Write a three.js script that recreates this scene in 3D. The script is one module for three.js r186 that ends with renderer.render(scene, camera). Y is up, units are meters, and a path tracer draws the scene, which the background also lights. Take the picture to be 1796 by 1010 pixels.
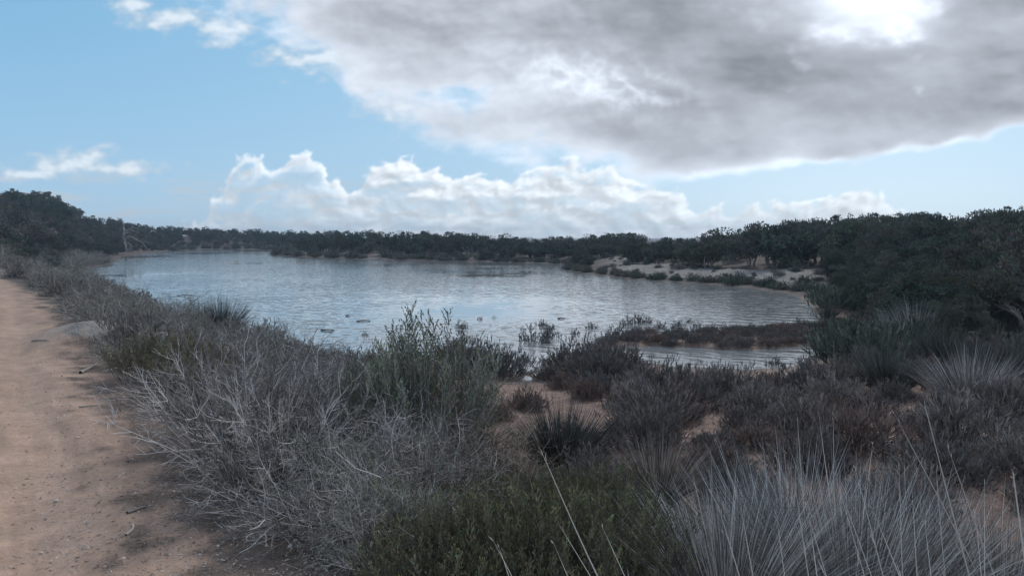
import * as THREE from 'three';

// ---------------------------------------------------------------- camera, sun, exposure
const F = 1357, CX = 898, CY = 505, EYE = 2.6, PITCH = Math.atan(87 / F);
const scene = new THREE.Scene();
const camera = new THREE.PerspectiveCamera(2 * Math.atan(CY / F) * 180 / Math.PI, 1796 / 1010, 0.1, 6000);
camera.position.set(0, EYE, 0);
camera.rotation.set(-PITCH, 0, 0);
const renderer = new THREE.WebGLRenderer({ antialias: true });
renderer.toneMapping = THREE.LinearToneMapping;
renderer.toneMappingExposure = 1.18;
renderer.shadowMap.enabled = true;
const SUN_AZ = 24 * Math.PI / 180, SUN_EL = 40 * Math.PI / 180;
const sunDir = new THREE.Vector3(Math.sin(SUN_AZ) * Math.cos(SUN_EL), Math.sin(SUN_EL), -Math.cos(SUN_AZ) * Math.cos(SUN_EL));
const sun = new THREE.DirectionalLight(new THREE.Color(1.0, 0.94, 0.86), 1.5);
sun.name = 'sun';
sun.position.copy(sunDir).multiplyScalar(200);
sun.castShadow = true; sun.shadow.radius = 20;
Object.assign(sun.shadow.camera, { left: -120, right: 120, top: 120, bottom: -120, near: 1, far: 500 });
sun.shadow.mapSize.set(4096, 4096);
scene.add(sun, sun.target);

// ---------------------------------------------------------------- random numbers and noise
const rng = (a) => () => { a |= 0; a = a + 0x6D2B79F5 | 0; let t = Math.imul(a ^ a >>> 15, 1 | a); t = t + Math.imul(t ^ t >>> 7, 61 | t) ^ t; return ((t ^ t >>> 14) >>> 0) / 4294967296; };
const PERM = new Uint8Array(512), GXT = new Float32Array(256), GYT = new Float32Array(256);
{ const r = rng(7); const p = [...Array(256).keys()]; for (let i = 255; i > 0; i--) { const j = Math.floor(r() * (i + 1)); [p[i], p[j]] = [p[j], p[i]]; }
  for (let i = 0; i < 512; i++) PERM[i] = p[i & 255];
  for (let i = 0; i < 256; i++) { const a = r() * Math.PI * 2; GXT[i] = Math.cos(a); GYT[i] = Math.sin(a); } }
function noise(x, y) {
  const xi = Math.floor(x), yi = Math.floor(y), fx = x - xi, fy = y - yi, X = xi & 255, Y = yi & 255;
  const a = PERM[PERM[X] + Y], b = PERM[PERM[X + 1 & 255] + Y], c = PERM[PERM[X] + (Y + 1 & 255)], d = PERM[PERM[X + 1 & 255] + (Y + 1 & 255)];
  const u = fx * fx * fx * (fx * (fx * 6 - 15) + 10), v = fy * fy * fy * (fy * (fy * 6 - 15) + 10);
  const n0 = GXT[a] * fx + GYT[a] * fy, n1 = GXT[b] * (fx - 1) + GYT[b] * fy, n2 = GXT[c] * fx + GYT[c] * (fy - 1), n3 = GXT[d] * (fx - 1) + GYT[d] * (fy - 1);
  return 1.5 * (n0 + u * (n1 - n0) + v * (n2 - n0 + u * (n3 - n2 - n1 + n0)));
}
function fbm(x, y, oct, gain = 0.5) { let s = 0, a = 0.5; for (let i = 0; i < oct; i++) { s += a * noise(x, y); x = x * 2.03 + 17.3; y = y * 2.03 + 9.1; a *= gain; } return s; }
function billow(x, y, oct) { let s = 0, a = 0.5; for (let i = 0; i < oct; i++) { s += a * (Math.abs(noise(x, y)) * 2 - 0.55); x = x * 2.07 + 5.3; y = y * 2.07 + 3.7; a *= 0.52; } return -s; }
const clamp = (x, a = 0, b = 1) => x < a ? a : x > b ? b : x;
const sst = (a, b, x) => { const t = clamp((x - a) / (b - a)); return t * t * (3 - 2 * t); };
const mix = (a, b, t) => a + (b - a) * t;
function curve(points) { return (x) => { if (x <= points[0][0]) return points[0][1]; for (let i = 1; i < points.length; i++) if (x <= points[i][0]) { const [x0, y0] = points[i - 1], [x1, y1] = points[i], t = (x - x0) / (x1 - x0); return y0 + (y1 - y0) * t * t * (3 - 2 * t) * 0.5 + (y1 - y0) * t * 0.5; } return points[points.length - 1][1]; }; }

// ---------------------------------------------------------------- sky: clear air, a broad grey cloud with the sun behind it, cumulus low over the horizon
{
  const W = 4096, H = 2048, data = new Float32Array(W * H * 4);
  const deckEdge = curve([[-2600, -900], [-900, -420], [-200, -150], [250, -45], [360, -6], [450, 38], [520, 84], [590, 128], [630, 190], [720, 214], [830, 250], [940, 284], [1020, 302], [1110, 322], [1190, 322], [1300, 308], [1400, 292], [1560, 264], [1700, 250], [1800, 236], [2100, 190], [2800, 90], [4600, -50]]);
  const cumTop = curve([[-1500, 372], [-300, 385], [60, 392], [200, 408], [330, 400], [396, 330], [416, 288], [440, 274], [462, 281], [480, 297], [498, 293], [516, 277], [540, 271], [562, 281], [580, 314], [612, 342], [645, 302], [668, 282], [700, 266], [735, 286], [775, 302], [830, 314], [880, 318], [930, 308], [965, 288], [1000, 278], [1050, 292], [1130, 332], [1190, 340], [1230, 366], [1340, 360], [1390, 350], [1425, 360], [1462, 343], [1484, 333], [1540, 346], [1566, 376], [1640, 398], [1800, 396], [2000, 372], [2500, 350], [4600, 360]]);
  const puffs = [[112, 292, 46, 17], [172, 269, 22, 12], [300, 40, 48, 15], [402, 60, 34, 18], [250, 16, 30, 9], [205, 300, 60, 10], [60, 306, 50, 8], [700, 190, 46, 24], [560, 105, 60, 22]];
  const cloudAt = (X, Y) => {                                    // thickness of the deck, of the cumulus and of the loose wisps
    const wx = X + 60 * fbm(X / 210 + 3, Y / 120, 3), wy = Y + 34 * fbm(X / 190 + 31, Y / 110 + 7, 3), e = sst(850, 1250, X);
    const deck = (deckEdge(wx) - wy) / mix(64, 24, e) + mix(1.9, 0.6, e) * fbm(X / 150 + 11, Y / 80 + 5, 6, 0.54) + mix(0.5, 0.15, e) * billow(X / 90 + 8, Y / 60 + 1, 4);
    const bl = billow(X / 66 + 2, Y / 46, 6), cum = Math.min((wy * 0.25 + Y * 0.75 - cumTop(X * 0.8 + wx * 0.2)) / 24, 1.1) + 1.45 * bl;
    let puff = -9;
    for (const [x, y, rx, ry] of puffs) puff = Math.max(puff, 0.85 - 0.7 * Math.hypot((X - x) / rx, (Y - y) / ry) + 1.7 * fbm(X / 52 + 40, Y / 30 + 13, 6, 0.56));
    return [deck, cum, puff];
  };
  for (let row = H / 2; row < H; row++) {
    const el = ((row + 0.5) / H - 0.5) * Math.PI, se = Math.sin(el), ce = Math.cos(el);
    for (let col = 0; col < W; col++) {
      const ro = ((col + 0.5) / W - 0.5) * 2 * Math.PI, dx = Math.cos(ro) * ce, dz = Math.sin(ro) * ce;
      const cosSun = clamp(dx * sunDir.x + se * sunDir.y + dz * sunDir.z, -1, 1), sunAng = Math.acos(cosSun);
      const az = Math.atan2(dx, -dz), front = 1 - sst(0.85, 1.15, Math.abs(az));
      // clear air
      const hz = Math.exp(-Math.max(el, 0) / 0.05), up = sst(0.05, 0.9, el), glow = Math.exp(-sunAng / 0.42);
      const low = sst(0.03, 0.30, el); let r = mix(mix(0.235, 0.125, low), 0.085, up), g = mix(mix(0.45, 0.36, low), 0.26, up), b = mix(mix(0.66, 0.60, low), 0.48, up);
      r = mix(r, 0.41, hz * 0.85); g = mix(g, 0.53, hz * 0.85); b = mix(b, 0.62, hz * 0.85);
      const lowGlow = 0.5 * Math.exp(-(((az - 0.45) / 0.34) ** 2)) * Math.exp(-Math.max(el, 0) / 0.16); r += 0.80 * glow + 0.46 * lowGlow; g += 0.72 * glow + 0.42 * lowGlow; b += 0.55 * glow + 0.34 * lowGlow;
      let aD = 0, lD = 0, aC = 0, lC = 0, warm = 0;
      if (front > 0) {
        const X = CX + F * Math.tan(az), Y = 418 - F * Math.tan(el) / Math.cos(az);
        if (Y > -1400) {
          const [d, c, w] = cloudAt(X, Y), [d2, c2] = cloudAt(X + 7, Y - 8), e = sst(850, 1250, X);
          aD = sst(mix(-0.55, -0.2, e), mix(1.0, 0.55, e), d);
          const thick = 1 - Math.exp(-Math.max(d, 0) * mix(0.38, 0.9, e)), lit = clamp((d - d2) * 0.6, -0.4, 0.6);
          const mott = fbm(X / 300 + 50, Y / 120 + 20, 5), mott2 = fbm(X / 90 + 5, Y / 46 + 2, 5);
          lD = mix(0.84, 0.405, thick) + 0.26 * mott + 0.10 * mott2 + 0.2 * lit;
          const lobe = Math.exp(-(((X - 1050) / 140) ** 2 + ((Y - 150 - (X - 1050) * 0.2) / 40) ** 2));
          lD += lobe * (0.20 + 0.55 * clamp(billow(X / 60 + 4, Y / 44 + 9, 4), -0.2, 0.6));
          lD += sst(0.8, 0.0, d) * (0.10 + 0.75 * clamp(fbm(X / 110 + 21, Y / 90 + 3, 4) + 0.1)) * sst(950, 1300, X);
          const sg = Math.exp(-(((X - 1510) / 120) ** 2 + ((Y + 22) / 80) ** 2) * (1 + 1.4 * mott2));
          lD += 0.95 * sg + 0.10 * Math.exp(-sunAng / 0.2);
          const low = sst(320, 408, Y);
          const gaps = fbm(X / 95 + 9, Y / 25 + 4, 5), body = sst(0.5, 1.3, c);
          aC = sst(-0.10, 0.42, c) * mix(0.95, 0.8, low) * mix(mix(0.85, 0.12, body), 1, sst(430, 720, X)) * mix(1, mix(0.42, 1, sst(-0.20, 0.10, gaps)), body);
          lC = mix(0.70, 0.68, low) + 0.22 * gaps * body + 0.55 * clamp((c - c2) * 0.55, -0.22, 0.5) + 0.10 * sst(0.7, 0.0, c) + 0.12 * fbm(X / 80, Y / 26, 5);
          const aW = sst(-0.5, 0.95, w) * 0.75; if (aW > aC) { aC = aW; lC = 0.62 + 0.2 * sst(0, 1, w); }
          const st = sst(-0.12, 0.30, fbm(X / 150 + 70, Y / 17 + 8, 5)) * sst(285, 330, Y) * 0.75 * sst(900, 500, X);   // thin grey streaks low in the sky
          r = mix(r, 0.45, st); g = mix(g, 0.53, st); b = mix(b, 0.60, st);
        }
      }
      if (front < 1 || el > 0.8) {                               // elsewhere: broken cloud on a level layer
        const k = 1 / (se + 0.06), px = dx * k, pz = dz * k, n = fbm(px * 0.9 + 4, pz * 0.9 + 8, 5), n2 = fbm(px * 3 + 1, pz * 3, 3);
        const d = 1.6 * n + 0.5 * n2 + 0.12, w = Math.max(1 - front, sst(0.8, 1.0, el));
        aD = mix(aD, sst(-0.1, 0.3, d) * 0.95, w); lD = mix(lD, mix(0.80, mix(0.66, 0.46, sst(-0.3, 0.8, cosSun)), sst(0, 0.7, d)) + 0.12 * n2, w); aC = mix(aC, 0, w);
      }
      const far = 1 - 0.55 * hz;
      aC *= mix(0.75, 1, far);
      r = mix(r, lC * 0.95, aC); g = mix(g, lC * 1.01, aC); b = mix(b, lC * 1.07, aC);
      r = mix(r, lD * 0.92, aD); g = mix(g, lD * 1.0, aD); b = mix(b, lD * 1.13, aD);
      const o = (row * W + col) * 4;
      data[o] = Math.max(r, 0.02); data[o + 1] = Math.max(g, 0.02); data[o + 2] = Math.max(b, 0.02); data[o + 3] = 1;
    }
  }
  for (let i = 0; i < (H / 2) * W; i++) { data[i * 4] = 0.16; data[i * 4 + 1] = 0.15; data[i * 4 + 2] = 0.15; data[i * 4 + 3] = 1; }
  const t = new THREE.DataTexture(data, W, H, THREE.RGBAFormat, THREE.FloatType);
  t.mapping = THREE.EquirectangularReflectionMapping; t.magFilter = THREE.LinearFilter; t.needsUpdate = true;
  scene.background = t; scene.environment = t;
}
console.log('sky done');

// ---------------------------------------------------------------- places: a picture point to a direction, a point of the ground
const cp = Math.cos(PITCH), sp = Math.sin(PITCH);
function ray(px, py) { const x = (px - CX) / F, y = -(py - CY) / F; return new THREE.Vector3(x, y * cp - sp, -y * sp - cp); }
function onLevel(px, py, h = 0) { const d = ray(px, py), t = (h - EYE) / d.y; return [d.x * t, d.z * t]; }
const lake = [[250, 445], [215, 450], [195, 462], [142, 472], [138, 482], [190, 508], [245, 538], [320, 575], [390, 600], [470, 618], [560, 632], [650, 640], [740, 640], [800, 640], [860, 642], [898, 655], [915, 672], [945, 668], [962, 640], [1040, 634], [1100, 640], [1200, 646], [1330, 652], [1440, 640], [1462, 612], [1458, 588], [1444, 560], [1432, 537], [1400, 516], [1330, 506], [1230, 497], [1100, 488], [1020, 479], [986, 471.5], [1000, 466], [1010, 463.5], [870, 459], [700, 456], [560, 452], [476, 447.5], [498, 443], [510, 439.5], [420, 436.6], [350, 437], [300, 440]].map(([x, y]) => onLevel(x, y));
const isle = [[1060, 606], [1090, 590], [1180, 586], [1290, 580], [1440, 576], [1445, 603], [1330, 612], [1220, 612], [1130, 610]].map(([x, y]) => onLevel(x, y));
function toPolygon(poly, x, z) {                                 // distance, negative inside
  let best = 1e9, inside = false;
  for (let i = 0, j = poly.length - 1; i < poly.length; j = i++) {
    const ax = poly[j][0], az = poly[j][1], bx = poly[i][0], bz = poly[i][1], ex = bx - ax, ez = bz - az;
    const t = clamp(((x - ax) * ex + (z - az) * ez) / (ex * ex + ez * ez)), qx = x - ax - ex * t, qz = z - az - ez * t, q = qx * qx + qz * qz;
    if (q < best) best = q;
    if ((bz > z) !== (az > z) && x < (ax - bx) * (z - bz) / (az - bz) + bx) inside = !inside;
  }
  return (inside ? -1 : 1) * Math.sqrt(best);
}
const skyline = curve([[-400, 352], [0, 340], [20, 332], [90, 336], [130, 360], [155, 377], [200, 381], [240, 392], [300, 396], [400, 400], [480, 401], [560, 403], [700, 403], [800, 406], [880, 410], [930, 414], [1000, 412], [1060, 407], [1125, 405], [1145, 414], [1215, 415], [1260, 402], [1330, 391], [1400, 383], [1480, 377], [1540, 378], [1575, 371], [1635, 370], [1655, 381], [1700, 379], [1722, 366], [1796, 361], [2200, 350]]);
// the track runs off to the left; side() is the distance to the right of its right-hand edge
const side = (x, z) => x * 0.839 - z * 0.545 - 0.72 + 0.16 * noise(x * 0.35 + 9, z * 0.35) + 0.0022 * Math.max(0, Math.hypot(x, z) - 17) ** 2;
const TRACK = 2.9;
const pool = (x, z, p, r, s = 1) => Math.exp(-(((x - p[0]) / r) ** 2 + ((z - p[1]) / (r * s)) ** 2));
const shoal = [onLevel(860, 690), onLevel(1300, 735), onLevel(1200, 700)];
function land(x, z) {                                            // {h, sd, dt, r}
  const r = Math.hypot(x, z), sd = toPolygon(lake, x, z) + (r < 60 ? 0.42 * fbm(x * 0.55, z * 0.55, 3) : 1.2 * fbm(x * 0.2, z * 0.2, 3)), dt = side(x, z);
  let h;
  if (sd < 0) h = Math.max(-0.6, sd * 0.06 - 0.01); else h = 0.055 * (1 - Math.exp(-sd / 0.6)) + 0.016 * Math.min(sd, 14);
  h += 0.05 * fbm(x * 0.9 + 3, z * 0.9, 3) * sst(-0.5, 1, sd) * sst(80, 40, r);
  if (r < 40) { const q = toPolygon(isle, x, z); h = mix(h, 0.075, sst(0.25, -0.35, q + 0.7 * fbm(x * 0.7, z * 0.9, 3))); }
  const rise = sst(5.0, 0.5, dt) * (0.86 + 0.06 * noise(x * 0.5, z * 0.5)) * sst(-0.3, 1.2, sd);
  const near = sst(75, 40, r);
  h = mix(h, Math.max(h, 0) * (1 - rise) + rise, near * (sd > -0.5 ? 1 : 0));
  const px = CX + F * x / Math.max(-z, 1), aim = EYE + Math.min(r, 240) * (418 - skyline(clamp(px, -400, 2200))) / F - 3.3;
  const bank = sst(1.5, 26, sd) * Math.max(sst(26, 48, r), sst(9, 16, dt) * sst(8, 20, r)) * (z < -4 ? 1 : 0);
  h = mix(h, Math.max(h, aim), bank);
  if (sd > 0) h += (0.45 * sst(0.8, 5, sd) * (0.6 + fbm(x * 0.11, z * 0.11 + 4, 3)) + 0.22 * fbm(x * 0.33, z * 0.33, 3) * sst(1, 4, sd)) * sst(34, 48, r);
  if (dt < 0.15 && near > 0) {                                   // the worn track: two shallow wheel ruts and a low crown
    const t = -dt, inT = sst(-0.1, 0.25, t) * sst(TRACK + 0.2, TRACK - 0.2, t);
    h -= inT * (0.045 * Math.exp(-(((t - 0.62) / 0.22) ** 2)) + 0.05 * Math.exp(-(((t - 2.15) / 0.25) ** 2)) - 0.012) * near;
  }
  if (dt > -0.3 && dt < 3 && r < 12) h += 0.035 * fbm(x * 2.2, z * 2.2, 3) * sst(0, 0.4, dt);
  if (sd > 0 && r > 36) h += 0.25 * sst(1.2, 8, sd) * sst(22, 12, sd) * spitAt(x, z);
  h += 0.30 * pool(x, z, MOUND, 0.75, 1.5);
  h += 0.012 * fbm(x * 5, z * 5, 2) * sst(16, 9, r);
  return { h, sd, dt, r };
}
const MOUND = [-7.25, -13.2];
const height = (x, z) => land(x, z).h;
function onGround(px, py) { const d = ray(px, py); let t = 2; for (let i = 0; i < 600; i++) { const x = d.x * t, z = d.z * t; if (EYE + d.y * t < Math.max(height(x, z), 0)) return [x, z]; t *= 1.01; } return [d.x * t, d.z * t]; }
const along = (px, d) => [(px - CX) / F * d, -d];

// ---------------------------------------------------------------- textures and ground materials
function tile(size, f, srgb) {
  const a = new Uint8Array(size * size * 4);
  for (let y = 0; y < size; y++) for (let x = 0; x < size; x++) { const c = f(x, y), o = (y * size + x) * 4; a[o] = clamp(c[0]) * 255; a[o + 1] = clamp(c[1]) * 255; a[o + 2] = clamp(c[2]) * 255; a[o + 3] = 255; }
  const t = new THREE.DataTexture(a, size, size); t.wrapS = t.wrapT = THREE.RepeatWrapping; t.magFilter = THREE.LinearFilter; t.minFilter = THREE.LinearMipmapLinearFilter; t.generateMipmaps = true;
  if (srgb) t.colorSpace = THREE.SRGBColorSpace; t.needsUpdate = true; return t;
}
function periodicField(size, cells, oct, seed) {                 // seamless noise
  const out = new Float32Array(size * size), R = rng(seed); let amp = 0.5, n = cells;
  for (let o = 0; o < oct; o++, n *= 2, amp *= 0.55) {
    const g = new Float32Array(n * n); for (let i = 0; i < g.length; i++) g[i] = R() * 2 - 1;
    for (let y = 0; y < size; y++) { const v = y / size * n, y0 = Math.floor(v), fy = v - y0, sy = fy * fy * (3 - 2 * fy);
      for (let x = 0; x < size; x++) { const u = x / size * n, x0 = Math.floor(u), fx = u - x0, sx = fx * fx * (3 - 2 * fx), x1 = (x0 + 1) % n, y1 = (y0 + 1) % n;
        out[y * size + x] += amp * mix(mix(g[y0 * n + x0], g[y0 * n + x1], sx), mix(g[y1 * n + x0], g[y1 * n + x1], sx), sy); } }
  }
  return out;
}
const S = 1024, gA = periodicField(S, 12, 6, 11), gB = periodicField(S, 90, 3, 12), gC = periodicField(S, 240, 2, 13);
const specks = new Float32Array(S * S);
{ const R = rng(5); for (let k = 0; k < 2600; k++) { const x = Math.floor(R() * S), y = Math.floor(R() * S), v = R() < 0.55 ? -0.35 * R() - 0.1 : 0.32 * R() + 0.05, n = 1 + Math.floor(R() * 3), a = R() * 6.28, L = R() < 0.35 ? 4 + R() * 12 : 1.5;
    for (let s = 0; s < L; s += 0.7) for (let j = 0; j < n; j++) { const xx = (x + Math.round(Math.cos(a) * s - Math.sin(a) * j * 0.6) + S) % S, yy = (y + Math.round(Math.sin(a) * s + Math.cos(a) * j * 0.6) + S) % S; specks[yy * S + xx] = v; } } }
const grainMap = tile(S, (x, y) => { const i = y * S + x, v = 0.83 + 0.14 * gA[i] + 0.16 * gB[i] + 0.12 * gC[i] + specks[i]; return [v, v * 0.995, v * 0.985]; }, true);
const grainBump = tile(S, (x, y) => { const i = y * S + x, v = 0.5 + 0.3 * gA[i] + 0.28 * gB[i] + 0.2 * gC[i] + specks[i] * 0.5; return [v, v, v]; });
const smoothMap = tile(S, (x, y) => { const i = y * S + x, v = 0.88 + 0.10 * gA[i] + 0.07 * gB[i] + 0.07 * gC[i] + specks[i] * 0.22; return [v, v * 0.99, v * 0.98]; }, true);
const std = (o) => new THREE.MeshStandardMaterial({ roughness: 0.9, side: THREE.DoubleSide, ...o });
const lin = (r, g, b) => new THREE.Color().setRGB(r, g, b);
const groundMat = std({ vertexColors: true, map: grainMap, bumpMap: grainBump, bumpScale: 0.035, roughness: 0.95 });
const trackMat = std({ vertexColors: true, map: smoothMap, bumpMap: grainBump, bumpScale: 0.012, roughness: 0.95 });
const mudMat = std({ vertexColors: true, map: grainMap, bumpMap: grainBump, bumpScale: 0.03, roughness: 0.8 });

// ---------------------------------------------------------------- naming
const used = new Map();
function numbered(n) { const k = used.get(n) ?? 0; used.set(n, k + 1); return k ? n + '_' + String(k).padStart(3, '0') : n; }
function tag(o, label, category, group) { o.userData.label = label; o.userData.category = category; if (group) o.userData.group = group; return o; }
function structure(name, geometry, m) { const o = new THREE.Mesh(geometry, m); o.name = numbered(name); o.userData.kind = 'structure'; o.castShadow = o.receiveShadow = true; scene.add(o); return o; }

// ---------------------------------------------------------------- terrain
function spitAt(x, z) { const px = CX + F * x / Math.max(-z, 1); return sst(1040, 1100, px) * sst(1475, 1440, px); }
function sandAmount(x, z, l) {                                   // bare pale dune sand
  const n = fbm(x * 0.16 + 2, z * 0.16 + 7, 4), px = CX + F * x / Math.max(-z, 1);
  let s = 0;
  if (l.r > 36) s = Math.max(sst(0.8, 2.2, l.sd) * sst(8.5, 5.5, l.sd + 5 * n) * spitAt(x, z) * sst(-0.52, -0.2, n + 0.6 * fbm(x * 0.5, z * 0.9, 3)), sst(0.6, 1.6, l.sd) * sst(9, 5, l.sd) * sst(0.0, 0.12, n) * (px > 470 && px < 1040 ? 1 : 0), px < 200 ? Math.max(sst(0.05, 0.16, n) * sst(2, 5, l.sd), Math.exp(-(((px - 95) / 42) ** 2 + ((l.r - 50) / 5) ** 2)) * 1.2) : 0);
  s = Math.max(s, sst(0.25, 0.7, pool(x, z, MOUND, 0.8, 1.5) + 0.3 * fbm(x * 2, z * 2, 3)));
  return s;
}
{
  const angles = []; for (let a = -180; a < -50; a += 5) angles.push(a); for (let a = -50; a < 50; a += 0.36) angles.push(a); for (let a = 50; a <= 180; a += 5) angles.push(a);
  const radii = [0.4]; while (radii[radii.length - 1] < 70) radii.push(radii[radii.length - 1] * 1.0145); while (radii[radii.length - 1] < 1000) radii.push(radii[radii.length - 1] * 1.024);
  const A = angles.length, N = A * radii.length, P = new Float32Array(N * 3), C = new Float32Array(N * 3), U = new Float32Array(N * 2), kind = new Uint8Array(N);
  radii.forEach((r, i) => angles.forEach((a, j) => {
    const x = Math.sin(a * Math.PI / 180) * r, z = -Math.cos(a * Math.PI / 180) * r, k = i * A + j, l = land(x, z), { h, sd, dt } = l;
    P.set([x, h, z], k * 3); U.set([x / 2.6, z / 2.6], k * 2);
    const n1 = fbm(x * 0.8, z * 0.8, 4), n2 = fbm(x * 3.1 + 5, z * 3.1, 4), n3 = fbm(x * 11, z * 11, 2);
    const inTrack = sst(0.30 + 0.9 * n2, -0.25 + 0.6 * n2, dt) * sst(TRACK + 0.5 + 0.4 * n2, TRACK + 0.1 + 0.4 * n2, -dt) * (l.r < 75 ? 1 : 0);
    // soil under the scrub: grey-brown dead matter, painted darker for shade between shrubs
    let c = [0.11 + 0.05 * n1 + 0.06 * n2, 0.088 + 0.04 * n1 + 0.05 * n2, 0.078 + 0.035 * n1 + 0.045 * n2];
    const put = (q, t) => { for (let m = 0; m < 3; m++) c[m] = mix(c[m], q[m], t); };
    const shoulder = sst(1.5 + n2, 0.2 + n2, dt) * sst(22, 12, l.r);
    put([0.215 + 0.10 * n2, 0.152 + 0.075 * n2, 0.124 + 0.065 * n2], shoulder * 0.9);
    const flat = sst(0.30, 0.16, h + 0.12 * n2) * (l.r < 36 ? 1 : 0);
    put([0.30 + 0.14 * n2 + 0.09 * n3, 0.185 + 0.09 * n2 + 0.06 * n3, 0.148 + 0.07 * n2 + 0.05 * n3], flat);
    put([0.26, 0.175, 0.148], sst(0.0, 0.3, n1 + 0.5 * n2) * 0.7 * (l.r < 30 && dt > 2 ? 1 : 0));
    if (h < 0.05) put([0.16, 0.122, 0.11], sst(0.05, 0.01, h));
    const streak = noise(dt * 5.5 + 0.4 * noise(x * 0.3, z * 0.3), (x * -0.545 - z * 0.839) * 0.22), streak2 = noise(dt * 22, (x * -0.545 - z * 0.839) * 0.7);
    const rut = Math.exp(-(((-dt - 0.62) / 0.24) ** 2)) + Math.exp(-(((-dt - 2.15) / 0.26) ** 2));
    const tv = 1 + 0.16 * streak + 0.15 * streak2 + 0.14 * n1 + 0.10 * n2 + 0.05 * n3 + 0.07 * rut;
    put([0.44 * tv, 0.30 * tv, 0.228 * tv], inTrack);
    const sand = sandAmount(x, z, l); put([0.29 + 0.22 * n2, 0.275 + 0.205 * n2, 0.265 + 0.19 * n2], sand * (inTrack > 0.5 ? 0.5 : 1));
    C.set(c.map((v) => Math.max(v, 0.02)), k * 3);
    kind[k] = inTrack > 0.5 ? 1 : sand > 0.5 && l.r > 30 ? 3 : h < 0.17 && l.r < 36 ? 2 : 0;
  }));
  const lists = [[], [], [], []];
  for (let i = 0; i + 1 < radii.length; i++) for (let j = 0; j + 1 < A; j++) { const a = i * A + j, b = a + 1, c = a + A, d = c + 1; lists[kind[a]].push(a, b, c, b, d, c); }
  const nrm = new THREE.BufferGeometry(); nrm.setAttribute('position', new THREE.BufferAttribute(P, 3)); nrm.setIndex([].concat(lists[0], lists[1], lists[2], lists[3])); nrm.computeVertexNormals();
  const Nn = nrm.attributes.normal.array;
  ['ground', 'dirt_track', 'mud_flat', 'sand_dunes'].forEach((name, q) => {
    const map = new Map(), idx = [], p = [], n = [], c = [], u = [];
    for (const v of lists[q]) { let w = map.get(v); if (w === undefined) { w = map.size; map.set(v, w); p.push(P[v * 3], P[v * 3 + 1], P[v * 3 + 2]); n.push(Nn[v * 3], Nn[v * 3 + 1], Nn[v * 3 + 2]); c.push(C[v * 3], C[v * 3 + 1], C[v * 3 + 2]); u.push(U[v * 2], U[v * 2 + 1]); } idx.push(w); }
    const g = new THREE.BufferGeometry();
    g.setAttribute('position', new THREE.Float32BufferAttribute(p, 3)); g.setAttribute('normal', new THREE.Float32BufferAttribute(n, 3)); g.setAttribute('color', new THREE.Float32BufferAttribute(c, 3)); g.setAttribute('uv', new THREE.Float32BufferAttribute(u, 2)); g.setIndex(idx);
    structure(name, g, [groundMat, trackMat, mudMat, groundMat][q]);
  });
}
console.log('terrain done');

// ---------------------------------------------------------------- water
{
  const N = 1024, T = 26, hgt = new Float32Array(N * N), R = rng(21);
  const waves = [];
  for (let i = 0; i < 90; i++) { const L = 0.12 * Math.pow(9, R()), th = 0.35 + (R() + R() + R() - 1.5) * 1.1; const kx = Math.round(T / L * Math.sin(th)), ky = Math.round(T / L * Math.cos(th)); waves.push([kx, ky, R() * 6.283, 0.0062 * Math.pow(L, 1.0)]); }
  const gust = periodicField(N, 3, 4, 33);
  const sn = new Float32Array(4096); for (let i = 0; i < 4096; i++) sn[i] = Math.sin(i / 4096 * Math.PI * 2);
  for (const [kx, ky, ph, a] of waves) for (let y = 0; y < N; y++) { const base = (ky * y / N + ph / 6.283) * 4096; for (let x = 0; x < N; x++) hgt[y * N + x] += a * sn[(base + kx * x / N * 4096) & 4095]; }
  for (let i = 0; i < N * N; i++) hgt[i] *= 0.75 + 1.3 * gust[i];
  const cell = T / N;
  const nm = tile(N, (x, y) => { const x1 = (x + 1) % N, x0 = (x + N - 1) % N, y1 = (y + 1) % N, y0 = (y + N - 1) % N, dx = (hgt[y * N + x1] - hgt[y * N + x0]) / (2 * cell), dy = (hgt[y1 * N + x] - hgt[y0 * N + x]) / (2 * cell), l = 1 / Math.hypot(dx * 4, dy * 4, 1); return [0.5 - dx * 4 * l * 0.5, 0.5 - dy * 4 * l * 0.5, 0.5 + 0.5 * l]; });
  const g = new THREE.PlaneGeometry(110, 230, 1, 1); g.rotateX(-Math.PI / 2);
  const uv = g.attributes.uv, p = g.attributes.position;
  for (let i = 0; i < 4; i++) uv.setXY(i, p.getX(i) / T, -p.getZ(i) / T);
  const m = new THREE.MeshPhysicalMaterial({ color: lin(0.22, 0.23, 0.235), roughness: 0.04, ior: 1.5, normalMap: nm, normalScale: new THREE.Vector2(0.044, 0.044) });
  const w = structure('lagoon_water', g, m); w.position.set(-28, 0, -124);
}
console.log('water done');

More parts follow.
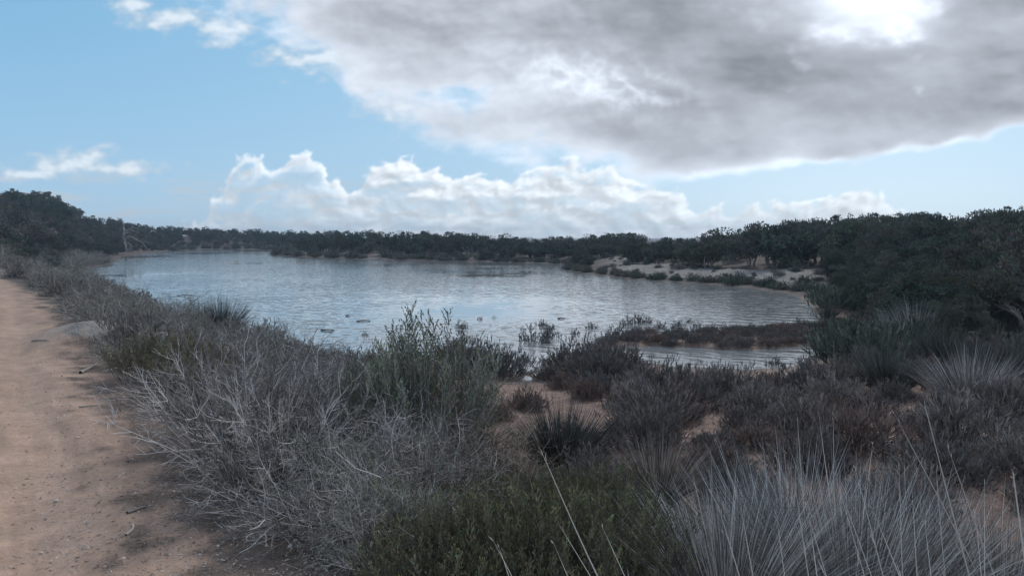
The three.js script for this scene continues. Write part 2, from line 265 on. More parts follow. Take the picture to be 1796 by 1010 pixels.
// ---------------------------------------------------------------- plant geometry
class GB {
  constructor() { this.p = []; this.i = []; this.c = []; this.n = 0; }
  vert(x, y, z, c) { this.p.push(x, y, z); this.c.push(c[0], c[1], c[2]); return this.n++; }
  tube(pts, rad, sides, c, c2 = c) {
    let prev = -1; const L = pts.length;
    for (let k = 0; k < L; k++) {
      const a = pts[Math.max(k - 1, 0)], b = pts[Math.min(k + 1, L - 1)], t = b.clone().sub(a).normalize();
      const u = Math.abs(t.y) < 0.9 ? new THREE.Vector3(t.z, 0, -t.x) : new THREE.Vector3(1, 0, 0).addScaledVector(t, -t.x); u.normalize(); const v = t.clone().cross(u);
      const r = rad[k], col = [mix(c[0], c2[0], k / (L - 1)), mix(c[1], c2[1], k / (L - 1)), mix(c[2], c2[2], k / (L - 1))];
      if (k === L - 1 && r < 0.0012) { const e = this.vert(pts[k].x, pts[k].y, pts[k].z, col); for (let s = 0; s < sides; s++) this.i.push(prev + s, prev + (s + 1) % sides, e); return; }
      const first = this.n;
      for (let s = 0; s < sides; s++) { const q = s / sides * Math.PI * 2, cq = Math.cos(q) * r, sq = Math.sin(q) * r; this.vert(pts[k].x + u.x * cq + v.x * sq, pts[k].y + u.y * cq + v.y * sq, pts[k].z + u.z * cq + v.z * sq, col); }
      if (prev >= 0) for (let s = 0; s < sides; s++) { const s2 = (s + 1) % sides; this.i.push(prev + s, prev + s2, first + s, prev + s2, first + s2, first + s); }
      prev = first;
    }
  }
  leaf(p, d, w, len, wid, c) {                                    // a folded lance-shaped leaf: d its direction, w across
    const a = this.vert(p.x, p.y, p.z, c), m = 0.45 * len, b = this.vert(p.x + d.x * m + w.x * wid, p.y + d.y * m + w.y * wid, p.z + d.z * m + w.z * wid, c);
    const e = this.vert(p.x + d.x * len, p.y + d.y * len, p.z + d.z * len, c), f = this.vert(p.x + d.x * m - w.x * wid, p.y + d.y * m - w.y * wid + wid * 0.3, p.z + d.z * m - w.z * wid, c);
    this.i.push(a, b, e, a, e, f);
  }
  build() { const g = new THREE.BufferGeometry(); g.setAttribute('position', new THREE.Float32BufferAttribute(this.p, 3)); g.setAttribute('color', new THREE.Float32BufferAttribute(this.c, 3)); g.setIndex(this.n > 65535 ? new THREE.Uint32BufferAttribute(this.i, 1) : new THREE.Uint16BufferAttribute(this.i, 1)); return g; }
}
const V = (x, y, z) => new THREE.Vector3(x, y, z);
const unit = (R) => { const z = R() * 2 - 1, a = R() * 6.283, s = Math.sqrt(1 - z * z); return V(s * Math.cos(a), z, s * Math.sin(a)); };
const mixed = (R) => { const q = R(), v = q < 0.3 ? 1.35 + 0.6 * R() : q < 0.65 ? 0.5 + 0.3 * R() : 0.18 + 0.2 * R(), w = 0.08 * (R() - 0.5); return [v * (1 + w), v, v * (1 - w)]; };   // bleached and grey bark; the dark tones paint in shaded gaps
const tint = (R, k = 0.25) => { const v = 1 - k + 2 * k * R(), w = 0.06 * (R() - 0.5); return [v * (1 + w), v, v * (1 - w)]; };
function across(d, R) { const w = unit(R); w.addScaledVector(d, -w.dot(d)); return w.normalize(); }
function swerve(p, d, len, seg, R, wob, up) { const pts = [p.clone()], q = p.clone(), e = d.clone(); for (let k = 0; k < seg; k++) { e.addScaledVector(unit(R), wob); e.y += up; e.normalize(); q.addScaledVector(e, len / seg); pts.push(q.clone()); } return pts; }
const taper = (n, a, b) => Array.from({ length: n }, (_, k) => mix(a, b, k / (n - 1)));

// a wind-cut juniper: forked limbs, twigs, and foliage in many small flattened clumps
function juniper(seed, o) {
  const R = rng(seed), wood = new GB(), leaf = new GB(), tips = [];
  const lean = V(o.lean ?? 0, 0, 0);
  const grow = (p, d, len, rad, lvl) => {
    const seg = lvl < 2 ? 5 : 3, pts = swerve(p, d, len, seg, R, 0.23, lvl === 0 ? 0.05 : o.flat ? -0.015 : 0.05), c = tint(R, 0.2);
    wood.tube(pts, taper(seg + 1, rad, rad * 0.55), lvl === 0 ? 6 : lvl === 1 ? 5 : 3, c);
    const end = pts[seg];
    if (lvl < o.levels) {
      const n = o.kids[lvl];
      for (let k = 0; k < n; k++) {
        const t = 0.35 + 0.65 * (k + R()) / n, at = pts[Math.min(seg, Math.max(1, Math.round(t * seg)))], dir = d.clone().addScaledVector(across(d, R), 0.75 + 0.4 * R()).add(lean.clone().multiplyScalar(0.3)); dir.y = dir.y * (o.flat ? 0.75 : 1) + 0.12; dir.normalize();
        grow(at, dir, len * (0.55 + 0.25 * R()), rad * 0.5, lvl + 1);
      }
      if (lvl > 0) tips.push(end);
    } else { tips.push(end); if (R() < 0.3) tips.push(pts[1]); }
  };
  for (let k = 0; k < o.limbs; k++) { const a = (k + R() * 0.7) / o.limbs * 6.283, d = V(Math.cos(a) * o.open, 1, Math.sin(a) * o.open).add(lean).normalize(); grow(V(Math.cos(a) * 0.12, -0.15, Math.sin(a) * 0.12), d, o.len * (0.75 + 0.5 * R()), o.rad, 0); }
  for (const c of tips) {
    const rc = o.clump * (0.6 + 0.8 * R()), shade = tint(R, 0.42), n = Math.round(o.sprays * (0.6 + 0.8 * R()));
    for (let k = 0; k < n; k++) {
      const u = unit(R), q = Math.pow(R(), 0.45), p = c.clone().add(V(u.x * rc * q, u.y * rc * 0.42 * q + rc * 0.1, u.z * rc * q)); if (p.y < 0.06) continue;
      const d = u.clone().multiplyScalar(0.8).add(unit(R).multiplyScalar(0.55)); d.y += 0.45; d.normalize();
      const col = shade.map((v) => v * (0.75 + 0.5 * R())), w = across(d, R), w2 = w.clone().cross(d), L = o.spray * (0.6 + 0.8 * R());
      leaf.leaf(p, d, w, L, L * 0.2, col); leaf.leaf(p, d, w2, L, L * 0.2, col);
      if (o.fine) { const d2 = d.clone().addScaledVector(w, 0.7).normalize(), d3 = d.clone().addScaledVector(w, -0.7).normalize(), m = p.clone().addScaledVector(d, L * 0.25); leaf.leaf(m, d2, w2, L * 0.7, L * 0.13, col); leaf.leaf(m, d3, w2, L * 0.7, L * 0.13, col); }
    }
  }
  // scale to unit height and half-width
  let top = 0, wide = 0; for (let k = 0; k < leaf.p.length; k += 3) { top = Math.max(top, leaf.p[k + 1]); wide = Math.max(wide, Math.abs(leaf.p[k]), Math.abs(leaf.p[k + 2])); }
  const wg = wood.build(), lg = leaf.build(); for (const g of [wg, lg]) g.scale(1 / top, 1 / top, 1 / top);
  return { parts: [['trunk', wg, 'bark'], ['crown', lg, 'leaf']], half: wide / top };
}
// dead grey shrub of tangled crooked twigs, optionally with a few small leaves
function twigShrub(seed, o) {
  const R = rng(seed), g = new GB(), lf = new GB();
  const grow = (p, d, len, rad, lvl) => {
    const seg = [6, 4, 3, 2][lvl], pts = swerve(p, d, len, seg, R, [0.2, 0.34, 0.42, 0.36][lvl], [0.0, 0.04, 0.05, 0.03][lvl]);
    for (const q of pts) if (q.y < 0.012) q.y = 0.012 + 0.03 * R();
    g.tube(pts, taper(seg + 1, rad, rad * 0.5), 3, mixed(R));
    if (lvl < 3) { const n = o.kids[lvl]; for (let k = 0; k < n; k++) { const t = 0.22 + 0.78 * (k + R()) / n, at = pts[Math.min(seg, Math.max(1, Math.round(t * seg)))], dir = d.clone().addScaledVector(across(d, R), 0.6 + 0.8 * R()).normalize(); grow(at, dir, len * (0.34 + 0.3 * R()), rad * 0.56, lvl + 1); } }
    else if (o.leaves && R() < o.leaves) for (let k = 0; k < 5; k++) { const e = pts[1 + (k & 1)], d2 = d.clone().add(unit(R).multiplyScalar(0.9)).normalize(); lf.leaf(e, d2, across(d2, R), 0.014 + 0.012 * R(), 0.004, tint(R, 0.3)); }
  };
  for (let k = 0; k < o.stems; k++) { const a = R() * 6.283, q = Math.sqrt(R()), d = V(Math.cos(a) * q * 1.25, 0.35 + 0.75 * R(), Math.sin(a) * q * 1.25).normalize(); grow(V(Math.cos(a) * q * 0.22, -0.03, Math.sin(a) * q * 0.22), d, o.len * (0.6 + 0.5 * R()), o.rad, 0); }
  const parts = [['twigs', g.build(), 'twig']]; if (lf.n) parts.push(['foliage', lf.build(), 'leaf']);
  return { parts };
}
// salt-marsh bush: a dense dome of upright jointed fleshy stems
function saltBush(seed, o) {
  const R = rng(seed), g = new GB(), wd = new GB();
  const shell = (u) => 0.74 + 0.55 * noise(u.x * 1.9 + seed * 1.7, u.z * 1.9 + u.y * 1.3) + 0.22 * noise(u.x * 5 + seed, u.z * 5 - u.y * 3);
  const aim = () => { const u = unit(R); u.y = Math.abs(u.y) * 0.97 + 0.03; return u; };
  for (let k = 0; k < o.wood; k++) { const u = aim(), q = shell(u) * 0.85, e = V(u.x * o.r * q, Math.max(0.03, u.y * o.h * q), u.z * o.r * q); wd.tube([V(u.x * 0.06, -0.03, u.z * 0.06), e.clone().multiplyScalar(0.5).add(V((R() - 0.5) * 0.06, 0.02, (R() - 0.5) * 0.06)), e], [o.w * 1.3, o.w, o.w * 0.6], 3, mixed(R)); }
  for (let k = 0; k < o.n; k++) {
    const u = aim(), q = shell(u) * (0.5 + 0.5 * Math.sqrt(R())) * (R() < 0.06 ? 1.15 : 1), p = V(u.x * o.r * q, Math.max(0.005, u.y * o.h * q - o.l * 0.4), u.z * o.r * q), d = V(u.x * 0.45, 0.75, u.z * 0.45).addScaledVector(unit(R), 0.38).normalize(), L = o.l * (0.5 + 0.8 * R()), c = mixed(R).map((v) => 0.4 + 0.6 * v);
    const m = p.clone().addScaledVector(d, L * 0.55).addScaledVector(unit(R), L * 0.08), e = m.clone().addScaledVector(d, L * 0.45); e.y += L * 0.08;
    g.tube([p, m, e], [o.w * 0.7, o.w, o.w * 0.45], 3, c);
    for (let j = 0; j < o.shoots; j++) { const at = j ? m : p.clone().lerp(m, 0.6), dd = d.clone().addScaledVector(across(d, R), 0.6); dd.y += 0.25; dd.normalize(); g.tube([at, at.clone().addScaledVector(dd, L * (0.3 + 0.3 * R()))], [o.w * 0.8, o.w * 0.5], 3, c); }
  }
  return { parts: [['stems', wd.build(), 'twig'], ['foliage', g.build(), 'leaf']] };
}
// dead shrub of long whips sweeping up and out from one base, twiggy towards their ends
function whipShrub(seed, o) {
  const R = rng(seed), g = new GB();
  for (let k = 0; k < o.n; k++) {
    const a = R() * 6.283, q = Math.sqrt(R()), d = V(Math.cos(a) * q * 1.5 + o.lean, 1, Math.sin(a) * q * 1.5).normalize(), L = o.len * (0.55 + 0.55 * R()) * (1 - 0.15 * q), pts = swerve(V(Math.cos(a) * q * 0.16, -0.03, Math.sin(a) * q * 0.16), d, L, 7, R, 0.085, 0.045), c = mixed(R);
    g.tube(pts, taper(8, o.w * (0.7 + 0.6 * R()), o.w * 0.3), 3, c);
    for (let j = 0; j < 9; j++) { const at = pts[2 + Math.floor(R() * 5.9)], dd = d.clone().addScaledVector(across(d, R), 0.65 + 0.4 * R()).normalize(), l = L * (0.10 + 0.2 * R()), tw = swerve(at, dd, l, 3, R, 0.22, 0.06); g.tube(tw, taper(4, o.w * 0.45, o.w * 0.22), 3, c); for (let m = 0; m < 2; m++) { const d3 = dd.clone().addScaledVector(across(dd, R), 0.8).normalize(); g.tube(swerve(tw[1 + m], d3, l * 0.5, 2, R, 0.25, 0.05), taper(3, o.w * 0.32, o.w * 0.18), 3, c); } }
  }
  return { parts: [['twigs', g.build(), 'twig']] };
}
// stiff needle-leaved rush tussock
function rush(seed, o) {
  const R = rng(seed), g = new GB();
  for (let k = 0; k < o.n; k++) {
    const a = R() * 6.283, q = Math.pow(R(), 0.6), L = o.len * (0.55 + 0.5 * R()) * (1 - 0.12 * q), s = q * o.spread + 0.12 * R();
    const base = V(Math.cos(a) * q * o.foot, -0.03, Math.sin(a) * q * o.foot), d = V(Math.cos(a) * s + 0.28 * (R() - 0.5), 1, Math.sin(a) * s + 0.28 * (R() - 0.5)).normalize(), pts = swerve(base, d, L, 4, R, 0.06, -0.055 * s * (R() < 0.12 ? 2.6 : 1));
    for (const p of pts) if (p.y < 0.01 && p !== pts[0]) p.y = 0.01 + R() * 0.03;
    const c = mixed(R); g.tube(pts, [o.w, o.w * 0.95, o.w * 0.85, o.w * 0.65, 0.0004], 3, c, c.map((v) => v * 1.15));
  }
  return { parts: [['blades', g.build(), 'leaf']] };
}
// upright leafy shrub: many erect stems set with small narrow leaves, thinning to spires
function spireShrub(seed, o) {
  const R = rng(seed), g = new GB(), lf = new GB();
  for (let k = 0; k < o.stems; k++) {
    const a = R() * 6.283, q = Math.sqrt(R()), H = o.h * (0.62 + 0.38 * R()) * (1 - 0.3 * q), base = V(Math.cos(a) * q * o.r * 0.5, -0.02, Math.sin(a) * q * o.r * 0.5), d = V(Math.cos(a) * q * o.open, 1, Math.sin(a) * q * o.open).normalize(), pts = swerve(base, d, H, 6, R, 0.07, 0.04), col = mixed(R).map((v) => 0.45 + 0.55 * v);
    g.tube(pts, taper(7, o.w, o.w * 0.35), 3, tint(R, 0.2));
    const n = Math.round(o.sprigs * H / o.h);
    for (let j = 0; j < n; j++) {
      const t = mix(o.bare, 1, Math.pow((j + R()) / n, 0.85)), f = t * 6, i0 = Math.min(5, Math.floor(f)), at = pts[i0].clone().lerp(pts[i0 + 1], f - i0), dd = d.clone().addScaledVector(across(d, R), 0.85).normalize(), L = o.sprig * (1.15 - 0.8 * t) * (0.6 + 0.7 * R());
      const e = at.clone().addScaledVector(dd, L).add(V(0, L * 0.35, 0)); g.tube([at, e], [o.w * 0.4, 0.0004], 3, col);
      const m = o.leafs; for (let s = 0; s < m; s++) { const b = at.clone().lerp(e, (s + 0.6) / m), d2 = dd.clone().multiplyScalar(0.7).add(V(0, 0.6, 0)).add(unit(R).multiplyScalar(0.6)).normalize(); lf.leaf(b, d2, across(d2, R), o.leafLen * (0.6 + 0.7 * R()), o.leafWid, col.map((v) => v * (0.8 + 0.4 * R()))); }
    }
  }
  return { parts: [['stems', g.build(), 'twig'], ['foliage', lf.build(), 'leaf']] };
}
const veg = (r, g, b, rough = 0.85) => std({ color: lin(r, g, b), vertexColors: true, roughness: rough });
const M = {
  bark: veg(0.26, 0.235, 0.22), paleBark: veg(0.30, 0.275, 0.26), greyTwig: veg(0.33, 0.30, 0.285), brownTwig: veg(0.25, 0.19, 0.15), darkTwig: veg(0.13, 0.11, 0.10),
  juniper: [veg(0.10, 0.116, 0.085), veg(0.118, 0.12, 0.09), veg(0.085, 0.105, 0.082), veg(0.15, 0.142, 0.12)],
  salt: [veg(0.165, 0.138, 0.13), veg(0.20, 0.142, 0.12), veg(0.142, 0.13, 0.122), veg(0.23, 0.198, 0.185)],
  scrub: [veg(0.24, 0.215, 0.20), veg(0.20, 0.182, 0.165), veg(0.27, 0.24, 0.22)], hill: [veg(0.16, 0.145, 0.125), veg(0.13, 0.125, 0.10), veg(0.19, 0.16, 0.14)], brownGreen: veg(0.17, 0.145, 0.085),
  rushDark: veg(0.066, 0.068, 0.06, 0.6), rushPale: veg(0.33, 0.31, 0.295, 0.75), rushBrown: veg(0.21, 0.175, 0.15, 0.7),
  greyGreen: veg(0.205, 0.215, 0.15), olive: veg(0.155, 0.15, 0.078), paleLeaf: veg(0.36, 0.37, 0.26), straw: veg(0.45, 0.41, 0.37, 0.8),
};
function plant(proto, name, label, category, group, mats, x, z, { s = 1, sy = 1, turn = 0, sink = 0, y, tilt = 0 } = {}) {
  const o = new THREE.Group(); o.name = numbered(name); tag(o, label, category, group);
  for (const [part, geometry, role] of proto.parts) { const m = new THREE.Mesh(geometry, mats[role]); m.name = part; m.castShadow = m.receiveShadow = true; if (part !== 'trunk') m.userData.kind = 'stuff'; o.add(m); }
  o.position.set(x, (y ?? height(x, z)) - sink, z); o.rotation.set(0, turn, tilt); o.scale.set(s, s * sy, s); scene.add(o); return o;
}
const P = {
  far: [1, 2, 3, 4, 5, 6].map((k) => juniper(100 + k, { limbs: 5, open: 0.55 + 0.1 * (k % 3), len: 1.25, rad: 0.07, levels: 2, kids: [3, 3], clump: 0.44, sprays: 62, spray: 0.17, lean: (k % 3 - 1) * 0.25, flat: k % 2 })),
  near: [1, 2, 3, 4].map((k) => juniper(200 + k, { limbs: 6, open: 0.7, len: 1.2, rad: 0.075, levels: 3, kids: [3, 3, 2], clump: 0.33, sprays: 66, spray: 0.10, lean: k % 2 ? -0.3 : 0.1, flat: k > 1, fine: true })),
  twig: [1, 2, 3].map((k) => twigShrub(300 + k, { stems: 26, kids: [7, 5, 3], len: 0.82, rad: 0.0074 })),
  twigLeafy: [1].map((k) => twigShrub(320 + k, { stems: 26, kids: [7, 5, 3], len: 0.78, rad: 0.0062, leaves: 0.6 })),
  twigLow: [1, 2].map((k) => twigShrub(340 + k, { stems: 30, kids: [6, 5, 3], len: 0.6, rad: 0.007, leaves: 0.3 })),
  salt: [1, 2, 3, 4, 5].map((k) => saltBush(400 + k, { n: 1000, r: 0.66, h: 0.62, w: 0.0052, l: 0.125, shoots: 3, wood: 70 })),
  saltFar: [1, 2, 3, 4].map((k) => saltBush(420 + k, { n: 420, r: 0.66, h: 0.62, w: 0.0105, l: 0.17, shoots: 2, wood: 30 })),
  sprig: [1, 2, 3].map((k) => saltBush(440 + k, { n: 46, r: 0.22, h: 0.34, w: 0.007, l: 0.15, shoots: 3, wood: 10 })),
  whip: [1, 2].map((k) => whipShrub(460 + k, { n: 150, len: 1.0, w: 0.0058, lean: k > 1 ? -0.15 : 0 })),
  rush: [1, 2].map((k) => rush(500 + k, { n: 760, len: 0.85, spread: 1.0, foot: 0.14, w: 0.0026 })),
  rushBig: [1, 2].map((k) => rush(520 + k, { n: 1150, len: 1.1, spread: 1.05, foot: 0.28, w: 0.0023 })),
  spire: [1, 2].map((k) => spireShrub(600 + k, { stems: 105, r: 0.62, h: 1.3, open: 0.30, w: 0.005, sprigs: 40, sprig: 0.17, bare: 0.2, leafs: 6, leafLen: 0.027, leafWid: 0.005 })),
  heath: [1, 2].map((k) => spireShrub(620 + k, { stems: 190, r: 0.75, h: 0.68, open: 0.55, w: 0.003, sprigs: 20, sprig: 0.085, bare: 0.25, leafs: 5, leafLen: 0.024, leafWid: 0.0038 })),
};
console.log('prototypes', Object.entries(P).map(([k, v]) => k + ':' + v.map((q) => q.parts.reduce((s, p) => s + p[1].index.count / 3, 0)).join('/')).join(' '));

// ---------------------------------------------------------------- woods on the banks
const pick = (a, R) => a[Math.floor(R() * a.length)];
const column = (x, z) => CX + F * x / -z, rowAt = (y, d) => 418 + F * (EYE - y) / d;
{
  const R = rng(77), spots = [], seenTop = new Float32Array(2400).fill(2000);
  for (let tries = 0; tries < 60000; tries++) {
    const d = 13 * Math.pow(300 / 13, R()), px = -110 + R() * 2020, [x, z] = along(px, d), l = land(x, z);
    if (l.sd < 1.6 || l.sd > 75) continue;
    if (d < 48 && l.dt < 7.5 && px < 900) continue;               // scrub and track, no trees
    if (px < 130 && l.dt < 1.2 && l.dt > -TRACK - 1.0) continue;
    if (d < 36 && (px < 1460 - (d - 16) * 1.0 || d < 16.5)) continue;
    if (sandAmount(x, z, l) > 0.35 || (d > 36 && d < 100 && px > 1030 && px < 1450 && l.sd < 4.6)) continue;
    const gap = d < 40 ? 1.6 : d < 100 ? 2.2 : 3.3;
    if (spots.some((q) => (q.x - x) ** 2 + (q.z - z) ** 2 < gap * gap)) continue;
    spots.push({ x, z, d, px, l });
  }
  spots.sort((a, b) => a.d - b.d);
  let count = { near: 0, spit: 0, far: 0, hill: 0 };
  for (const { x, z, d, px, l } of spots) {
    const edge = sst(2, 9, l.sd), lim = EYE + d * (418 - skyline(px)) / F + (noise(px / 34, d / 9) * 0.35) - l.h;
    let H = mix(1.5, 3.7, edge) * (0.75 + 0.45 * R()); if (l.sd > 16) H = Math.max(H, lim * 0.97);
    H = clamp(Math.min(H, lim * (0.84 + 0.2 * R())), 0.9, 5.2);
    const half = H * 0.55 * F / d, top = rowAt(l.h + H, d);
    let shown = false; for (let c = Math.floor(px - half * 0.5); c <= px + half * 0.5; c += 3) if (c + 300 >= 0 && c < 2000 && top < seenTop[c + 300] - 6) shown = true;
    if (!shown) continue;
    for (let c = Math.floor(px - half * 0.85); c <= px + half * 0.85; c++) if (c + 300 >= 0 && c < 2100) seenTop[c + 300] = Math.min(seenTop[c + 300], top + H * 0.4 * ((c - px) / half) ** 2 * F / d);
    const near = d < 42, proto = near ? pick(P.near, R) : pick(P.far, R), wide = clamp(1.05 / proto.half * (0.62 + 0.3 * R()), 0.6, 1.9);
    const leafM = px < 330 && d < 110 && R() < 0.5 ? pick(M.hill, R) : M.juniper[R() < 0.22 ? 3 : Math.floor(R() * 3)];
    let label, group;
    if (px < 330 && d < 110) { label = 'dark wind-cut juniper on the wooded hill beyond the dirt track'; group = 'junipers on the hill beyond the track'; count.hill++; }
    else if (d < 42) { label = 'dark tangled juniper crowding the bank beside the dark corner of the water'; group = 'junipers on the near bank'; count.near++; }
    else if (px > 985 && d < 110) { label = 'bushy juniper in the wood behind the pale sand spit'; group = 'junipers behind the sand spit'; count.spit++; }
    else { label = 'low juniper in the far wood across the open water'; group = 'junipers across the water'; count.far++; }
    const o = plant(proto, 'juniper_tree', label, 'tree', group, { bark: R() < 0.15 ? M.paleBark : M.bark, leaf: leafM }, x, z, { s: H * wide, sy: 1 / wide, turn: R() * 6.283, sink: 0.05 });
  }
  console.log('trees', JSON.stringify(count));
}

// ---------------------------------------------------------------- scrub
const taken = [];
const free = (x, z, g) => !taken.some((q) => (q[0] - x) ** 2 + (q[1] - z) ** 2 < (g + q[2]) ** 2 * 0.25);
const bare = [[790, 672, 1005, 845], [1005, 705, 1070, 800], [1222, 706, 1305, 790], [1120, 835, 1235, 940], [1590, 790, 1665, 860], [1060, 600, 1445, 694], [900, 640, 965, 700]];   // bare mud and open pool: no bush stands here
const inBare = (px, py) => bare.some(([a, b, c, d]) => px > a && px < c && py > b && py < d);
{
  const R = rng(91), greyMats = { twig: M.greyTwig, leaf: M.greyGreen };
  // the big tangle of dead grey shrubs beside the track
  for (const [px, d, k, sc, label] of [[425, 5.7, 0, 1.0, 'sprawling dead shrub of long bleached whips leaning over the track verge'], [490, 5.2, 1, 0.92, 'dead shrub of grey whips beside the sprawling bleached one'], [375, 6.6, 1, 0.9, 'dead whippy shrub farther along the verge, behind the sprawling one'], [560, 6.0, 0, 0.95, 'dead shrub of upright grey whips in the middle of the tangle']]) { const [x, z] = along(px, d); taken.push([x, z, 0.7]); plant(P.whip[k], 'whip_shrub', label, 'shrub', 'dead whip shrubs', greyMats, x, z, { s: sc, sy: 0.95, turn: k * 2.2 }); }
  // a tangle of dead grey shrubs about them
  const tangle = [[520, 4.75, 0.75], [585, 5.25, 0.9], [560, 4.35, 0.68], [640, 4.65, 0.8], [600, 6.9, 0.95], [650, 5.6, 0.8], [705, 5.0, 0.72], [655, 4.0, 0.6], [735, 4.4, 0.7], [480, 7.4, 0.9], [620, 4.2, 0.62], [455, 6.4, 0.8], [690, 5.8, 0.85], [520, 8.4, 0.9], [620, 7.8, 0.85]];
  tangle.forEach(([px, d, s], k) => { const [x, z] = along(px, d), leafy = k % 4 === 3; taken.push([x, z, 0.7]);
    plant(leafy ? P.twigLeafy[0] : P.twig[k % 3], 'dead_shrub', d < 4.9 ? 'leafless tangled shrub at the near foot of the dead thicket' : d < 6.5 ? 'leafless tangled shrub in the heart of the dead thicket' : 'leafless tangled shrub at the water side of the dead thicket', 'shrub', d < 4.9 ? 'dead shrubs at the foot of the thicket' : d < 6.5 ? 'dead shrubs in the heart of the thicket' : 'dead shrubs on the water side of the thicket', greyMats, x, z, { s: s * (0.82 + 0.13 * R()), sy: 0.82 + 0.2 * R(), turn: R() * 6.283 }); });
  for (const [px, d, sc, label] of [[265, 9.4, 1.05, 'brownish olive bush behind the white sand mound'], [320, 8.6, 1.1, 'broad olive brown bush between the whips and the sand mound'], [365, 8.0, 0.95, 'olive brown bush right behind the long whips']]) { const [x, z] = along(px, d); taken.push([x, z, 0.7]); plant(pick(P.heath, R), 'olive_bush', label, 'bush', 'olive brown bushes', { twig: M.darkTwig, leaf: M.brownGreen }, x, z, { s: sc, turn: R() * 6 }); }
  // brown fine-twigged shrubs right of the tangle
  for (const [px, d, s] of [[800, 5.4, 0.66], [845, 4.9, 0.56], [790, 4.5, 0.55], [865, 5.4, 0.46], [785, 6.3, 0.62], [900, 5.0, 0.42], [760, 6.0, 0.75]]) { const [x, z] = along(px, d); taken.push([x, z, 0.6]);
    plant(pick(P.twig, R), 'brown_shrub', 'fine-twigged reddish brown shrub between the grey tangle and the mud', 'shrub', 'brown twiggy shrubs by the mud', { twig: M.brownTwig, leaf: M.greyGreen }, x, z, { s, turn: R() * 6.283 }); }
  // tall grey-green bushes
  for (const [px, d, s, label] of [[752, 6.2, 1.16, 'tall grey-green bush with the highest spire against the water'], [690, 6.6, 0.95, 'grey-green upright bush beside the tallest spire, its tips against the water'], [655, 6.1, 0.8, 'shorter grey-green leafy bush rising out of the dead twigs']]) { const [x, z] = along(px, d); taken.push([x, z, 0.6]);
    plant(P.spire[px > 700 ? 0 : 1], 'upright_bush', label, 'bush', 'grey-green upright bushes', { twig: M.greyTwig, leaf: M.greyGreen }, x, z, { s, turn: R() * 6.283 }); }
  // olive-green heathy shrubs at the photographer's feet
  for (const [px, d, s, label] of [[800, 3.75, 0.95, 'olive green shrub touching the near foot of the dead thicket'], [905, 3.85, 1.0, 'olive green shrub left of where the long dry stalk rises'], [1010, 3.8, 1.0, 'olive green shrub out of which the long leaning dry stalk rises'], [1105, 4.1, 1.0, 'olive green shrub next to the pale rush tussocks'], [960, 4.8, 0.9, 'olive green shrub under the broken head of the long dry stalk'], [1060, 5.1, 0.85, 'olive green shrub farther back beside the bare soil patch'], [860, 4.6, 0.75, 'olive green shrub against the reddish brown twigs'], [1140, 4.9, 0.7, 'small olive green shrub edging the bare soil patch'], [990, 5.7, 0.7, 'hindmost olive green shrub below the dark spiky rush'], [740, 3.6, 0.75, 'low olive green shrub half buried in dead twigs']]) { const [x, z] = along(px, d); taken.push([x, z, 0.7]);
    plant(pick(P.heath, R), 'green_shrub', label, 'shrub', 'olive green shrubs', { twig: M.darkTwig, leaf: M.olive }, x, z, { s: s * (0.78 + 0.2 * R()), turn: R() * 6.283 }); }
  // pale-leaved seedlings among the twigs
  for (const [px, d] of [[655, 4.35], [690, 4.5], [640, 4.9], [735, 4.2]]) { const [x, z] = along(px, d); plant(P.heath[0], 'pale_herb', 'small herb with pale yellow-green leaves among the dead twigs', 'herb', 'pale-leaved herbs in the tangle', { twig: M.greyTwig, leaf: M.paleLeaf }, x, z, { s: 0.42, sy: 1.5, turn: R() * 6 }); }
  // rush tussocks
  const rushes = [
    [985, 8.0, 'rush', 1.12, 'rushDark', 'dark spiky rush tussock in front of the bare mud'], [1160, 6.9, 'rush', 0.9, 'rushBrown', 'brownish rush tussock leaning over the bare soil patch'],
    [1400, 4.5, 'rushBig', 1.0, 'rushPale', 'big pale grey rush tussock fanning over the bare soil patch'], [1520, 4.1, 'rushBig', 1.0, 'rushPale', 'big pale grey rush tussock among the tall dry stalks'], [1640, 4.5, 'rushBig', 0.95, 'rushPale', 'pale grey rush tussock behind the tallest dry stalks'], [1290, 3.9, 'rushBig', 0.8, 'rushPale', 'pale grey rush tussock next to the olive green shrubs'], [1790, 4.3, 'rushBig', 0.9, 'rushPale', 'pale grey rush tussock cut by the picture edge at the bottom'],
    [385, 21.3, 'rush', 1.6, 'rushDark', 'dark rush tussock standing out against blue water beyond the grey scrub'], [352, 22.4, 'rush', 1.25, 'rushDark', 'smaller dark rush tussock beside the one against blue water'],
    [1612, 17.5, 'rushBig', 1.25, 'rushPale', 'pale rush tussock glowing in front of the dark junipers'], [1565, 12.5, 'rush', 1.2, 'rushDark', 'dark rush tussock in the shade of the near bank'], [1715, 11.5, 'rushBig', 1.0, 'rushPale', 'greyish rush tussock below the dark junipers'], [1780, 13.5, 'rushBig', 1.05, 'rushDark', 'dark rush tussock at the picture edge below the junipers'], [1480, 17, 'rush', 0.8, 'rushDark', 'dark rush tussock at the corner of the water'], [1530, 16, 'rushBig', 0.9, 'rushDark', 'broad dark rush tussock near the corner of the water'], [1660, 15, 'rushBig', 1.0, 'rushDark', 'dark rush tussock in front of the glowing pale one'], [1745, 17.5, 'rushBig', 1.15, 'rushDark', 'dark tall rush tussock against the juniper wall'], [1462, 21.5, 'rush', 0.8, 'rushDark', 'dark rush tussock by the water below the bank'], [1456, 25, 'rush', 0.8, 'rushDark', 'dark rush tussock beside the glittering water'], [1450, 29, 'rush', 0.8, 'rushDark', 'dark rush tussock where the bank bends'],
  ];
  for (const [px, d, kind, s, m, label] of rushes) { const [x, z] = along(px, d); taken.push([x, z, 0.5 * s]); plant(pick(P[kind], R), 'rush_tussock', label, 'rush', 'rush tussocks', { leaf: M[m] }, x, z, { s, turn: R() * 6.283 }); }
